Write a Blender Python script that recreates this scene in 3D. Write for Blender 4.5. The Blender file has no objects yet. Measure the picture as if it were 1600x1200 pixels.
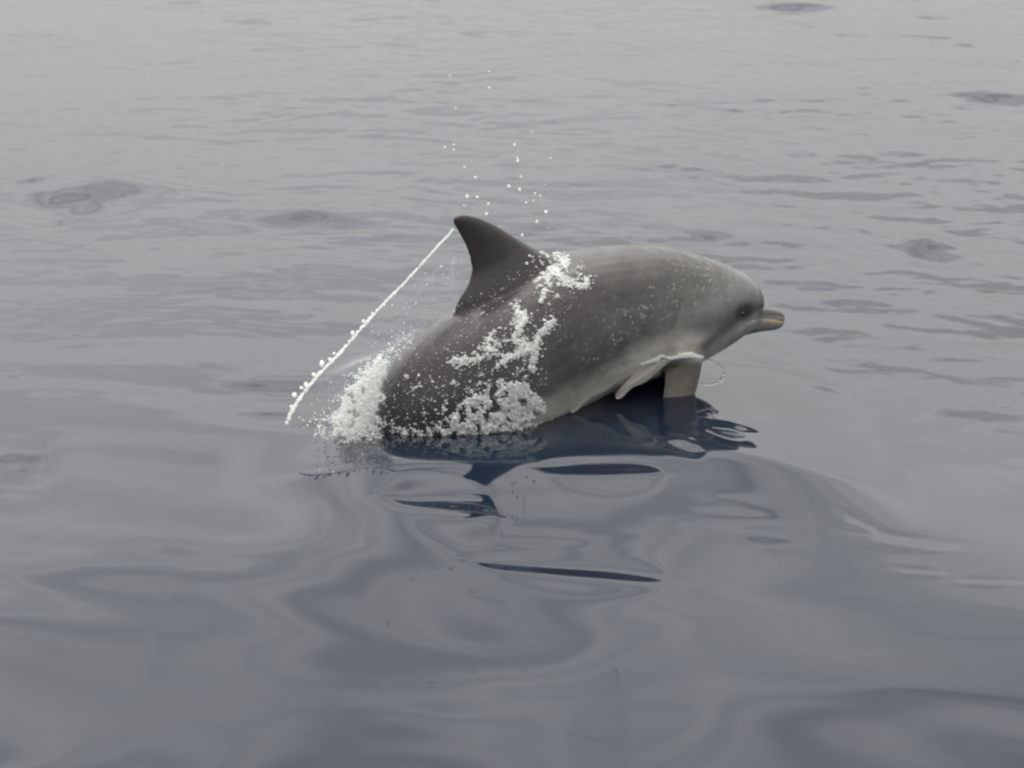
import bpy, bmesh, math, random
import numpy as np
from mathutils import Vector, Matrix
from mathutils.bvhtree import BVHTree

random.seed(7)
RNG = np.random.default_rng(11)
scene = bpy.context.scene
C = scene.collection
R = math.radians

# ------------------------------------------------------------------ camera
CAM_H = 2.63
PITCH = 16.0
LENS = 90.0
cam_data = bpy.data.cameras.new('camera')
cam_data.lens = LENS
cam_data.sensor_width = 36.0
cam_data.clip_end = 20000.0
cam_data.dof.use_dof = True
cam_data.dof.focus_distance = 8.95
cam_data.dof.aperture_fstop = 6.3
cam = bpy.data.objects.new('camera', cam_data)
cam.location = (0, 0, CAM_H)
cam.rotation_euler = (R(90 - PITCH), 0, 0)
C.objects.link(cam)
scene.camera = cam
scene.view_settings.view_transform = 'Standard'
scene.view_settings.look = 'None'
scene.view_settings.exposure = 0.0
scene.view_settings.gamma = 1.0
scene.view_settings.use_curve_mapping = False
scene.cycles.filter_width = 2.4
scene.cycles.max_bounces = 10
scene.cycles.transparent_max_bounces = 24

# ------------------------------------------------------------------ light: bright overcast day
SUN_EL, SUN_AZ = 64.0, -22.0      # sun veiled by bright cloud, ahead of the viewer and slightly to the left
GLOW, GLOW_P = 1.85, 11.5
world = bpy.data.worlds.new('World')
scene.world = world
world.use_nodes = True
wt = world.node_tree
wt.nodes.clear()
def wn(t, **k):
    n = wt.nodes.new(t)
    for a, b in k.items(): setattr(n, a, b)
    return n
w_out = wn('ShaderNodeOutputWorld')
w_mix = wn('ShaderNodeMixShader'); w_mix.inputs[0].default_value = 0.88
w_b1 = wn('ShaderNodeBackground'); w_b1.inputs[1].default_value = 0.06
w_b2 = wn('ShaderNodeBackground'); w_b2.inputs[1].default_value = 1.29
w_sky = wn('ShaderNodeTexSky', sky_type='NISHITA')
w_sky.sun_disc = False
w_sky.sun_elevation = R(SUN_EL); w_sky.sun_rotation = R(SUN_AZ)
w_tc = wn('ShaderNodeTexCoord')
w_sep = wn('ShaderNodeSeparateXYZ')
w_ramp = wn('ShaderNodeValToRGB')
_cr = w_ramp.color_ramp
_cr.elements[0].position = 0.08; _cr.elements[0].color = (0.74, 0.73, 0.70, 1)
_cr.elements[1].position = 1.0; _cr.elements[1].color = (1.78, 1.75, 1.70, 1)
_e = _cr.elements.new(0.30); _e.color = (1.44, 1.42, 1.36, 1)
_e = _cr.elements.new(0.60); _e.color = (1.42, 1.40, 1.36, 1)     # an overcast sky is brightest overhead
w_noise = wn('ShaderNodeTexNoise')
w_noise.inputs['Scale'].default_value = 4.6
w_noise.inputs['Detail'].default_value = 3
w_map = wn('ShaderNodeMapping'); w_map.inputs['Scale'].default_value = (0.5, 0.5, 2.8)
w_mr = wn('ShaderNodeMapRange')
w_mr.inputs['From Min'].default_value = 0.3; w_mr.inputs['From Max'].default_value = 0.7
w_mr.inputs['To Min'].default_value = 0.62; w_mr.inputs['To Max'].default_value = 1.22
w_mul = wn('ShaderNodeVectorMath', operation='SCALE')
# the cloud deck glows round the veiled sun
_az, _el = R(SUN_AZ), R(SUN_EL)
w_dot = wn('ShaderNodeVectorMath', operation='DOT_PRODUCT')
w_dot.inputs[1].default_value = (math.sin(_az) * math.cos(_el), math.cos(_az) * math.cos(_el), math.sin(_el))
w_g1 = wn('ShaderNodeMapRange'); w_g1.inputs['From Min'].default_value = -1; w_g1.inputs['From Max'].default_value = 1
w_g2 = wn('ShaderNodeMath', operation='POWER'); w_g2.inputs[1].default_value = GLOW_P
w_g3 = wn('ShaderNodeMath', operation='MULTIPLY_ADD'); w_g3.inputs[1].default_value = GLOW; w_g3.inputs[2].default_value = 0.88
w_g4 = wn('ShaderNodeMath', operation='MULTIPLY')
L = wt.links.new
L(w_tc.outputs['Generated'], w_sep.inputs[0]); L(w_sep.outputs['Z'], w_ramp.inputs[0])
L(w_tc.outputs['Generated'], w_map.inputs[0]); L(w_map.outputs[0], w_noise.inputs['Vector'])
L(w_noise.outputs[0], w_mr.inputs['Value'])
L(w_tc.outputs['Generated'], w_dot.inputs[0]); L(w_dot.outputs['Value'], w_g1.inputs['Value']); L(w_g1.outputs[0], w_g2.inputs[0])
L(w_g2.outputs[0], w_g3.inputs[0]); 
w_lowm = wn('ShaderNodeMapRange', interpolation_type='SMOOTHSTEP'); w_lowm.inputs['From Min'].default_value = 0.12; w_lowm.inputs['From Max'].default_value = 0.42
w_lowm.inputs['To Min'].default_value = 0.25
w_even = wn('ShaderNodeMix', data_type='FLOAT'); w_even.inputs[2].default_value = 1.0
L(w_sep.outputs['Z'], w_lowm.inputs['Value']); L(w_lowm.outputs[0], w_even.inputs[0]); L(w_mr.outputs[0], w_even.inputs[3])
L(w_g3.outputs[0], w_g4.inputs[0]); L(w_even.outputs[0], w_g4.inputs[1])
L(w_ramp.outputs[0], w_mul.inputs[0]); L(w_g4.outputs[0], w_mul.inputs['Scale'])
w_blue = wn('ShaderNodeMix', data_type='RGBA', blend_type='MULTIPLY'); w_blue.inputs['B'].default_value = (0.985, 0.993, 1.01, 1)
w_thin = wn('ShaderNodeMapRange'); w_thin.inputs['From Min'].default_value = 0.58; w_thin.inputs['From Max'].default_value = 0.40
L(w_noise.outputs[0], w_thin.inputs['Value']); L(w_thin.outputs[0], w_blue.inputs['Factor']); L(w_mul.outputs[0], w_blue.inputs['A'])
L(w_blue.outputs['Result'], w_b2.inputs[0]); L(w_sky.outputs[0], w_b1.inputs[0])
L(w_b1.outputs[0], w_mix.inputs[1]); L(w_b2.outputs[0], w_mix.inputs[2])
L(w_mix.outputs[0], w_out.inputs[0])

sun_data = bpy.data.lights.new('sun', 'SUN')
sun_data.energy = 1.5
sun_data.angle = R(14)
sun_data.color = (1.0, 0.96, 0.89)
sun = bpy.data.objects.new('sun', sun_data)
az = R(SUN_AZ)
sd = Vector((math.sin(az) * math.cos(R(SUN_EL)), math.cos(az) * math.cos(R(SUN_EL)), math.sin(R(SUN_EL))))
sun.rotation_euler = sd.to_track_quat('Z', 'Y').to_euler()
sun.location = (0, 0, 20)
C.objects.link(sun)

# ------------------------------------------------------------------ survey of the photo: pixel (1600x1200) -> place
FPX = LENS / 36.0 * 1600.0
CP, SP_ = math.cos(R(PITCH)), math.sin(R(PITCH))
def ray(px, py):
    a = (px - 800.0) / FPX; b = (600.0 - py) / FPX
    return np.array([a, CP + b * SP_, -SP_ + b * CP])
ORI = np.array([0.0, 0.0, CAM_H])
def on_level(px, py, z=0.0):
    d = ray(px, py); return ORI + d * ((z - CAM_H) / d[2])
P0 = on_level(740, 682, 0.0)
PSI = R(28.0)
U = np.array([math.cos(PSI), math.sin(PSI), 0.0])       # the dolphin's heading
NN = np.array([math.sin(PSI), -math.cos(PSI), 0.0])     # its flank, towards the boat
def on_flank(px, py, off=0.0):
    """(along, up, metres per pixel) in the upright plane of the dolphin's spine, moved off metres to the boat's side"""
    d = ray(px, py)
    q = P0 + NN * off
    t = np.dot(q - ORI, NN) / np.dot(d, NN)
    p = ORI + d * t - P0
    return np.dot(p, U), p[2], t / FPX
def place(a, z, off=0.0):
    return P0 + U * a + NN * off + np.array([0, 0, z])
def flank_px(a, z):
    """inverse of on_flank for off=0, arrays"""
    x = P0[0] + U[0] * a; y = P0[1] + U[1] * a; zz = z - CAM_H
    depth = y * CP - zz * SP_
    upv = y * SP_ + zz * CP
    return 800 + FPX * x / depth, 600 - FPX * upv / depth

# ------------------------------------------------------------------ helpers
def link(name, me, mat, parent=None, smooth=True):
    o = bpy.data.objects.new(name, me)
    C.objects.link(o)
    if mat is not None:
        me.materials.clear(); me.materials.append(mat)
    if smooth and len(me.polygons):
        me.polygons.foreach_set('use_smooth', [True] * len(me.polygons))
    if parent is not None: o.parent = parent
    return o
def tag(o, label=None, cat=None, group=None, kind=None):
    if label: o['label'] = label
    if cat: o['category'] = cat
    if group: o['group'] = group
    if kind: o['kind'] = kind
    return o
def mesh_np(name, V, F):
    """V (n,3), F (m,k) with constant k"""
    me = bpy.data.meshes.new(name)
    V = np.asarray(V, dtype=np.float32); F = np.asarray(F, dtype=np.int32)
    me.vertices.add(len(V)); me.vertices.foreach_set('co', V.ravel())
    k = F.shape[1]
    me.loops.add(F.size); me.loops.foreach_set('vertex_index', F.ravel())
    me.polygons.add(len(F))
    me.polygons.foreach_set('loop_start', np.arange(0, F.size, k, dtype=np.int32))
    me.polygons.foreach_set('loop_total', np.full(len(F), k, dtype=np.int32))
    me.update(calc_edges=True)
    return me
def sst(x, a, b):
    t = np.clip((x - a) / (b - a), 0, 1); return t * t * (3 - 2 * t)
def catmull(pts, n):
    """resample a list of points (any dimension) smoothly, n samples per span"""
    P = np.asarray(pts, float)
    P = np.vstack([2 * P[0] - P[1], P, 2 * P[-1] - P[-2]])
    out = []
    for i in range(1, len(P) - 2):
        for k in range(n):
            t = k / n
            out.append(0.5 * ((2 * P[i]) + (-P[i-1] + P[i+1]) * t + (2*P[i-1] - 5*P[i] + 4*P[i+1] - P[i+2]) * t*t
                              + (-P[i-1] + 3*P[i] - 3*P[i+1] + P[i+2]) * t**3))
    out.append(P[-2])
    return np.array(out)
def grad_noise(x, y, seed):
    xi = np.floor(x).astype(np.int64); yi = np.floor(y).astype(np.int64)
    xf = x - xi; yf = y - yi
    def g(ix, iy):
        h = (ix * 374761393 + iy * 668265263 + seed * 1442695041) & 0xffffffff
        h = ((h ^ (h >> 13)) * 1274126177) & 0xffffffff
        h = h ^ (h >> 16)
        ang = (h & 0xffff) / 65536.0 * 2 * np.pi
        return np.cos(ang), np.sin(ang)
    u = xf**3 * (xf * (xf * 6 - 15) + 10); v = yf**3 * (yf * (yf * 6 - 15) + 10)
    def dot(ix, iy, dx, dy):
        a, b = g(ix, iy); return a * dx + b * dy
    n00 = dot(xi, yi, xf, yf); n10 = dot(xi + 1, yi, xf - 1, yf)
    n01 = dot(xi, yi + 1, xf, yf - 1); n11 = dot(xi + 1, yi + 1, xf - 1, yf - 1)
    return (n00 * (1-u) + n10 * u) * (1-v) + (n01 * (1-u) + n11 * u) * v

def nodes_of(m):
    m.use_nodes = True
    nt = m.node_tree
    return nt, nt.nodes, nt.links.new, nt.nodes['Principled BSDF']

# ------------------------------------------------------------------ sea surface height
HUMP = 0.0
HA = on_flank(1075, 612, 0.17)[0]
YC = 7.98                     # crest of the low ridge of water the dolphin pushes up on the boat's side
_s = np.linspace(-3, 4, 1401)
_sl = np.interp(_s, [-3, -1.4, -0.8, -0.45, -0.15, -0.05, 0.0, 0.08, 0.25, 0.4, 0.6, 1.0, 1.4, 2.4, 4.0],
                    [0, 0, -2.0, -5.5, -7.5, -4, 0.0, 9.0, 8.5, 6, 3.8, 1.2, 0.5, 0, 0])
_sl2 = np.interp(_s, [-3, -2.6, -2.2, -1.6, -1.25, -0.6, -0.3, -0.12, -0.04, 0.08, 0.25, 0.4, 0.6, 1.0, 1.4, 2.4, 4.0],
                    [0, 0, -8.0, -9.0, -2, 0.5, -0.5, -2, 0.0, 9.0, 9.0, 7.5, 5.5, 2.6, 1.2, 0, 0])
MH2 = -np.cumsum(np.tan(np.radians(_sl2))) * (_s[1] - _s[0]); MH2 += 0.10 - np.interp(-0.4, _s, MH2)
MS = _s; MH = -np.cumsum(np.tan(np.radians(_sl))) * (_s[1] - _s[0]); MH += 0.06 - np.interp(-0.46, MS, MH)
def level_out(H):
    # both ends of the profile run out into the flat sea
    H = H - np.interp(-3, _s, H) * (1 - sst(_s, -2.9, -1.0))
    return H - np.interp(2.4, _s, H) * sst(_s, 0.5, 2.4) * (_s < 2.4) - H * (_s >= 2.4)
MH = level_out(MH); MH2 = level_out(MH2)
def big_form(x, y):
    """swell and the mound of water round the dolphin"""
    # distance in front of the dolphin's plane, and position along it
    dx = x - P0[0]; dy = y - P0[1]
    q = dx * NN[0] + dy * NN[1]; a = dx * U[0] + dy * U[1]
    # low ridge of water in front of the animal
    yc = YC + 0.05 * np.sin((x - 0.2) * 2.6) - 0.10 * sst(-x, 0.1, 0.6) * 0
    rt = sst(x, -0.02, 0.30)
    H = np.interp(yc - y, MS, MH) * (1 - rt) + np.interp(yc - y, MS, MH2) * rt
    # steeper under the tall fin
    H = H - 0.10 * sst(yc - y, 0.05, 1.5) * (1 - sst(yc - y, 1.4, 4.2)) * np.exp(-((x + 0.06) / (0.34 + 0.10 * np.clip(yc - y, 0, 4))) ** 2)
    wm = sst(x, -1.0, -0.35) * (1 - sst(x, 0.62, 1.35))
    h = H * wm
    # water drawn up steeply under the chest
    h = h + 0.14 * np.exp(-((y - 9.04) / 0.15) ** 2) * sst(x, 0.12, 0.30) * (1 - sst(x, 0.52, 0.64))
    # water heaped round the flipper
    h = h + HUMP * np.exp(-((a - HA) / 0.20) ** 2 - ((q - 0.17) / 0.13) ** 2)
    # nearer swell face: crest runs slantwise through the foreground
    cy = np.interp(x, [-3, -1.9, -1.0, -0.4, 0.3, 1.0, 1.9, 3], [7.45, 7.45, 7.42, 7.15, 6.85, 6.85, 6.65, 6.5])
    s = cy - y
    h = h - 0.125 * sst(s, -0.15, 1.9) + 0.125 * sst(s, 2.2, 6.0)
    return h
def on_water(px, py):
    z = 0.0
    for _ in range(14):
        p = on_level(px, py, z)
        z = 0.5 * z + 0.5 * float(big_form(np.array([p[0]]), np.array([p[1]]))[0])
    return p
# local dimples and wavelets seen in the photo: (px, py, half-width px, half-height px, slope in degrees, skew)
# positive slope = facet leaning away from the boat (mirrors what stands low), negative = leaning to the boat
WAVELETS = [
    (425, 655, 44, 5, -16, 0.2), (500, 672, 40, 5, -16, 0.3), (1290, 600, 40, 8, -5, 0),
    
    (1060, 690, 40, 8, -9, 0.4), (1130, 660, 45, 8, -8, 0.1),
    (130, 316, 104, 24, -14, 0.0), (50, 292, 44, 7, -14, 0), (480, 345, 100, 13, -13, 0.1), (1108, 363, 46, 11, -10, 0),
    (1447, 378, 56, 15, -15, 0), (1545, 156, 75, 8, -16, 0.4), (1240, 13, 66, 5, -14, 0), (390, 35, 40, 5, -7, 0),
    (50, 56, 40, 5, -8, 0), (1460, 30, 40, 5, -7, 0.1), (290, 4, 35, 4, -8, 0), (740, 56, 25, 5, -6, 0),
    (1590, 95, 30, 4, -9, 0), (1500, 70, 40, 4, -5, 0), (450, 607, 115, 15, -10, 0), (460, 496, 28, 5, -5, 0),
    (130, 405, 130, 6, 4, 0), (120, 535, 40, 7, 6, 0), (20, 590, 12, 6, 6, 0), (30, 740, 55, 28, -6, 0.3),
    (100, 625, 70, 12, -4, 0), (1290, 570, 50, 14, -4, 0), (1150, 795, 90, 16, -4, 0.1), (1200, 840, 50, 12, -4, 0),
    (320, 510, 60, 6, -3, 0), (880, 232, 25, 5, -5, 0), (1400, 840, 70, 10, 5, 0.5), (1345, 815, 25, 10, 6, 0.7),
    (1540, 905, 45, 5, 5, 0.2), (1440, 890, 35, 5, 5, 0.3), (850, 845, 120, 22, -3, 0.1), (1300, 510, 80, 12, -3, 0),
]
# facets whose own lean is known: (px, py, half-width px, half-height px, lean away from the boat in degrees, skew)
FACETS = [(690, 789, 80, 20, 1.0, 0.75), (940, 734, 84, 12, 1.0, 0.1), (895, 896, 134, 12, 4.4, 1.35), (1068, 694, 26, 5, -16.0, 1.3), (1135, 672, 22, 3, -12.0, 0.6)]
def sea_height(x, y):
    h = big_form(x, y)
    dist = np.sqrt(x * x + y * y)
    # how glassy: calm close round the animal and in the foreground
    dx = x - P0[0]; dy = y - P0[1]
    q = dx * NN[0] + dy * NN[1]; a = dx * U[0] + dy * U[1]
    calm = np.exp(-((a - 0.5) / 1.35) ** 4) * sst(q, -0.5, 0.1) * (1 - sst(q, 1.9, 2.7))
    slick = 1 - sst(y, 6.2, 8.2)
    wx = x + 0.30 * grad_noise(x / 1.1, y / 1.1, 91); wy = y + 0.30 * grad_noise(x / 1.1, y / 1.1, 92)
    patch = sst(grad_noise(x / 2.3, y / 3.1, 77) + 0.10 * np.clip(x - 0.6, -2.5, 2.5), -0.30, 0.40)
    global RIPPLE_OUT
    RIPPLE_OUT = (1 - 0.97 * calm) * (0.12 + patch + 0.5 * sst(y, 8.8, 11)) * (1 - 0.93 * slick) * (1 - 0.6 * sst(dist, 15, 60))
    for lam, srms, sd_, st, kind in ((9.0, 0.020, 1, 1.6, 0), (3.4, 0.024, 2, 1.5, 0), (1.6, 0.030, 3, 1.8, 1), (0.75, 0.054, 4, 1.6, 1),
                                (0.36, 0.052, 5, 1.5, 2), (0.17, 0.050, 6, 1.4, 3), (0.085, 0.042, 7, 1.2, 3)):
        c, s = math.cos(0.2 * sd_ - 0.8), math.sin(0.2 * sd_ - 0.8)
        c, s = math.cos(-0.16), math.sin(-0.16)
        X = (wx * c + wy * s) / (lam * st); Y = (-wx * s + wy * c) / lam
        n = grad_noise(X + 13.7 * sd_, Y - 5.1 * sd_, sd_)
        amp = srms * lam * 0.62
        k = 1.0
        if lam > 0.5: k = 1 - 0.6 * sst(y, 8.5, 15)
        if kind == 1: k = k * (1 - 0.75 * calm)
        if kind == 2: k = (1 - 0.85 * calm) * (0.6 + 0.75 * patch) * (1 - 0.3 * slick)
        if kind == 3: k = (1 - 0.97 * calm) * (0.15 + 0.75 * sst(y, 8.8, 11) + 0.9 * patch) * (1 - 0.93 * slick)
        if lam < 0.5: k = k * (1 - sst(dist, 45, 120) * 0.9)
        h = h + amp * n * k
    for (px, py, hw, hh, deg, sk) in WAVELETS:
        c = on_water(px, py)
        e = on_water(px + hw, py); t = on_water(px, py - hh); b = on_water(px, py + hh)
        sx = abs(e[0] - c[0]) / 1.7; sy = (t[1] - b[1]) / 2 / 1.3
        
        m = (np.abs(x - c[0]) < 5 * sx) & (np.abs(y - c[1]) < 6 * sy + abs(sk) * 5 * sy)
        if not m.any(): continue
        xm = x[m]; ym = y[m]
        ddx = xm - c[0]; ddy = (ym - c[1]) + sk * ddx * (sy / sx)
        ddx = ddx + 0.5 * sx * grad_noise(xm / (1.3 * sx) + px, ym / (1.3 * sy), 55)
        ddy = ddy + 0.5 * sy * grad_noise(xm / (1.3 * sx), ym / (1.3 * sy) + px, 56)
        h[m] += -math.tan(R(deg)) * ddy * np.exp(-(ddx / sx) ** 2 * 0.5 - (ddy / sy) ** 2 * 0.5)
    if h.size > 100:
        for (px, py, hw, hh, deg, sk) in FACETS:
            c = on_water(px, py); e = on_water(px + hw, py); t = on_water(px, py - hh); b = on_water(px, py + hh)
            lx = abs(e[0] - c[0]); ly = (t[1] - b[1]) / 2
            m = (np.abs(x - c[0]) < 2.6 * lx) & (np.abs(y - c[1]) < 4 * ly + abs(sk) * 2.6 * ly)
            xm = x[m]; ym = y[m]; hm = h[m]
            dx_ = xm - c[0]; dy_ = (ym - c[1]) + sk * dx_ * (ly / lx) + 0.25 * ly * grad_noise(xm / (0.8 * lx), ym * 0 + px, 5)
            k = (np.abs(dx_) < lx) & (np.abs(dy_) < ly)
            A = np.stack([np.ones(k.sum()), dx_[k], dy_[k]], 1); co_, *_r = np.linalg.lstsq(A, hm[k], rcond=None)
            tp = np.sqrt(np.clip(1 - (dx_ / (1.15 * lx)) ** 2, 0.0, 1)) * (1 + 0.25 * dx_ / lx) + 0.12
            gx_ = np.exp(-(np.abs(dx_) / (1.1 * lx)) ** 6); gy_ = np.exp(-(np.abs(dy_) / (1.45 * ly * tp)) ** 2)
            resid = hm - (co_[0] + co_[1] * dx_ + co_[2] * dy_)
            new = co_[0] - math.tan(R(deg)) * dy_ + 0.25 * resid + 0.004 * np.sin(dx_ / lx * 1.5) * 0
            w = gx_ * gy_
            h[m] = hm * (1 - w) + new * w
    return h

def axis_steps(lo, hi, fine, far_lo, far_hi, growth):
    core = list(np.arange(lo, hi + fine, fine))
    up = []; s = fine; v = core[-1]
    while v < far_hi: s *= growth; v += s; up.append(v)
    dn = []; s = fine; v = core[0]
    while v > far_lo: s *= growth; v -= s; dn.append(v)
    return np.array(dn[::-1] + core + up)
gx = axis_steps(-2.3, 2.6, 0.0105, -6000, 6000, 1.06)
ys = [4.8]
while ys[-1] < 30: ys.append(ys[-1] + max(0.0115, 0.0115 * (ys[-1] / 9.5) ** 1.7))
s = ys[-1] - ys[-2]
while ys[-1] < 9000: s *= 1.08; ys.append(ys[-1] + s)
dn = []; s = 0.0115; v = ys[0]
while v > -3000: s *= 1.09; v -= s; dn.append(v)
gy = np.array(dn[::-1] + ys)
X, Y = np.meshgrid(gx, gy)
Z = sea_height(X, Y)
RIPPLE = [RIPPLE_OUT]
nx, ny = len(gx), len(gy)
V = np.stack([X.ravel(), Y.ravel(), Z.ravel()], 1)
idx = np.arange(nx * ny).reshape(ny, nx)
F = np.stack([idx[:-1, :-1].ravel(), idx[:-1, 1:].ravel(), idx[1:, 1:].ravel(), idx[1:, :-1].ravel()], 1)
print('sea quads', len(F))
sea_mat = bpy.data.materials.new('sea_water')
nt, N, K, bs = nodes_of(sea_mat)
bs.inputs['Base Color'].default_value = (0.006, 0.0105, 0.0205, 1)
bs.inputs['Roughness'].default_value = 0.035
bs.inputs['IOR'].default_value = 1.333
tc = N.new('ShaderNodeTexCoord'); mp = N.new('ShaderNodeMapping'); mp.inputs['Scale'].default_value = (1, 1.25, 1)
nz = N.new('ShaderNodeTexNoise'); nz.inputs['Scale'].default_value = 9.0; nz.inputs['Detail'].default_value = 3
bp = N.new('ShaderNodeBump'); bp.inputs['Strength'].default_value = 0.35; bp.inputs['Distance'].default_value = 0.004
at = N.new('ShaderNodeAttribute'); at.attribute_name = 'ripple'; K(at.outputs['Fac'], bp.inputs['Strength'])
K(tc.outputs['Object'], mp.inputs[0]); K(mp.outputs[0], nz.inputs['Vector']); K(nz.outputs[0], bp.inputs['Height']); K(bp.outputs[0], bs.inputs['Normal'])
sea_me = mesh_np('sea', V, F)
ra = sea_me.attributes.new('ripple', 'FLOAT', 'POINT'); ra.data.foreach_set('value', (0.5 * RIPPLE[0]).astype(np.float32).ravel())
sea = link('sea', sea_me, sea_mat)
tag(sea, 'grey glassy open sea with gentle ripples all round the dolphin', 'sea', kind='structure')
def sea_z(x, y):
    return float(sea_height(np.array([[x]]), np.array([[y]]))[0, 0])

# ------------------------------------------------------------------ dolphin body
def sweep(stations, lat, nseg=40, nsub=5, off=0.0):
    """stations: (px, py, radius px) along the spine; lat: sideways width factor per station. returns V, F"""
    S = catmull([(a, b, c, l) for (a, b, c), l in zip(stations, lat)], nsub)
    pts = []
    for px, py, r, l in S:
        a, z, mpp = on_flank(px, py, off); pts.append((a, z, r * mpp, l))
    pts = np.array(pts)
    T = np.gradient(pts[:, :2], axis=0); T /= np.linalg.norm(T, axis=1)[:, None]
    V = []
    for (a, z, r, l), t in zip(pts, T):
        nrm = np.array([-t[1], t[0]])
        for k in range(nseg):
            th = 2 * math.pi * k / nseg
            c_, s_ = math.cos(th), math.sin(th)
            p = np.array([a, z]) + nrm * r * c_
            V.append(place(p[0], p[1], off + r * l * s_))
    n = len(pts); F = []
    for i in range(n - 1):
        for k in range(nseg):
            k2 = (k + 1) % nseg
            F.append((i*nseg + k, i*nseg + k2, (i+1)*nseg + k2, (i+1)*nseg + k))
    return V, F, n, nseg
def add_sweep(bm, *a, **k):
    V, F, n, ns = sweep(*a, **k)
    vs = [bm.verts.new(v) for v in V]
    for f in F: bm.faces.new([vs[i] for i in f])
    bm.faces.new(vs[:ns][::-1]); bm.faces.new(vs[-ns:])
def add_fin(bm, lead, trail, thick, off0=0.0, off1=0.0, nlev=10, nsec=12, mirror=False):
    """a fin between leading and trailing edges given root to tip; thick: half thickness in metres root to tip; off0..off1 sideways place"""
    Lc = catmull(lead, 4); Tc = catmull(trail, 4)
    n = len(Lc); rings = []
    for i in range(n):
        u = i / (n - 1); off = off0 + (off1 - off0) * u
        th = np.interp(u, np.linspace(0, 1, len(thick)), thick)
        la, lz, _ = on_flank(*Lc[i], off); ta, tz, _ = on_flank(*Tc[i], off)
        ring = []
        for j in range(2 * nsec):
            v = j / nsec if j < nsec else 2 - j / nsec        # 0 lead .. 1 trail
            sgn = 1 if j < nsec else -1
            w = th * (2.6 * math.sqrt(max(v, 0)) * (1 - v) ** 0.8) if v < 1 else 0
            w = max(w, 0.10 * th) if 0 < v < 1 else 0
            a = la + (ta - la) * v; z = lz + (tz - lz) * v
            o_ = off + sgn * w
            ring.append(bm.verts.new(place(a, z, -o_ if mirror else o_)))
        rings.append(ring)
    for r0, r1 in zip(rings, rings[1:]):
        for j in range(2 * nsec):
            k = (j + 1) % (2 * nsec)
            bm.faces.new([r0[j], r0[k], r1[k], r1[j]])
    bm.faces.new(rings[0][::-1]); bm.faces.new(rings[-1])

bm = bmesh.new()
body_st = [(1187, 466, 6), (1183, 467, 22), (1175, 469, 34), (1160, 472, 48), (1130, 476, 66), (1095, 480, 82), (1050, 485, 99), (1000, 489, 107), (941, 499, 114),
           (880, 518, 121), (815, 557, 121), (738, 608, 122), (686, 655, 111), (655, 722, 76), (652, 790, 56), (672, 860, 40), (715, 925, 27), (765, 975, 18), (800, 1000, 14)]
body_lat = [1.0, .95, .95, .95, .92, .92, .92, .94, .96, .96, .94, .88, .8, .7, .6, .55, .5, .6, .6]
add_sweep(bm, body_st, body_lat)
# lower jaw and throat wedge under the melon, and the beak
add_sweep(bm, [(1040, 500, 60), (1090, 502, 55), (1130, 503, 38), (1160, 502, 24), (1185, 499.5, 20.0), (1205, 499.5, 17.5), (1216, 500, 15), (1222, 501, 10), (1225, 501, 3)],
          [.9, .9, .9, .85, .85, .8, .8, .8, .8], nseg=28)
# dorsal fin
add_fin(bm, [(893, 440), (868, 404), (840, 389), (813, 374), (788, 358), (764, 345), (742, 337), (724, 334), (713, 336)],
            [(700, 530), (712, 476), (729, 447), (735, 424), (732, 402), (724, 380), (714, 362), (707, 349), (707, 343)],
            [0.085, 0.050, 0.027, 0.019, 0.015, 0.012, 0.008])
# flippers
FL = ([(1102, 530), (1099, 560), (1094, 590), (1086, 620), (1072, 650), (1052, 678)],
      [(1030, 535), (1036, 562), (1037, 590), (1034, 620), (1030, 645), (1040, 675)],
      [0.035, 0.024, 0.017, 0.013, 0.010, 0.008])
add_fin(bm, *FL, off0=0.13, off1=0.20)
FL2 = ([(1090, 520), (1072, 545), (1045, 566), (1010, 580), (975, 590), (945, 595)],
       [(1030, 530), (1020, 548), (1000, 560), (975, 572), (955, 582), (940, 590)], [0.03, 0.022, 0.016, 0.012, 0.01, 0.008])
add_fin(bm, *FL2, off0=0.13, off1=0.20, mirror=True)
bmesh.ops.recalc_face_normals(bm, faces=bm.faces)
me = bpy.data.meshes.new('raw'); bm.to_mesh(me); bm.free()
# tail flukes, under the surface
bm = bmesh.new(); bm.from_mesh(me)
for sgn in (-1, 1):
    base_a, base_z, _ = on_flank(790, 992)
    outline = [(-.02, 0), (.05, .03), (-.02, .16), (-.10, .27), (-.16, .30), (-.12, .16), (-.13, .02)]
    top = [bm.verts.new(place(base_a - da * -1.0, base_z - 0.25 * da + 0.012, sgn * dl)) for da, dl in [(-x, y) for x, y in outline]]
    bot = [bm.verts.new(place(base_a - da * -1.0, base_z - 0.25 * da - 0.012, sgn * dl)) for da, dl in [(-x, y) for x, y in outline]]
    bm.faces.new(top); bm.faces.new(bot[::-1])
    for i in range(len(top)):
        j = (i + 1) % len(top); bm.faces.new([top[j], top[i], bot[i], bot[j]])
bmesh.ops.recalc_face_normals(bm, faces=bm.faces)
bm.to_mesh(me); bm.free()
tmp = bpy.data.objects.new('tmp', me); C.objects.link(tmp)
rm = tmp.modifiers.new('r', 'REMESH'); rm.mode = 'VOXEL'; rm.voxel_size = 0.0035
sm = tmp.modifiers.new('s', 'SMOOTH'); sm.factor = 0.5; sm.iterations = 42
dg = bpy.context.evaluated_depsgraph_get()
body_me = bpy.data.meshes.new_from_object(tmp.evaluated_get(dg))
bpy.data.objects.remove(tmp); 
body_me.name = 'body'
nv = len(body_me.vertices); print('body verts', nv)
co = np.empty(nv * 3, np.float32); body_me.vertices.foreach_get('co', co); co = co.reshape(-1, 3).astype(float)
rel = co - P0
pa = rel @ U; pz = rel[:, 2]; lat_ = rel @ NN
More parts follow.
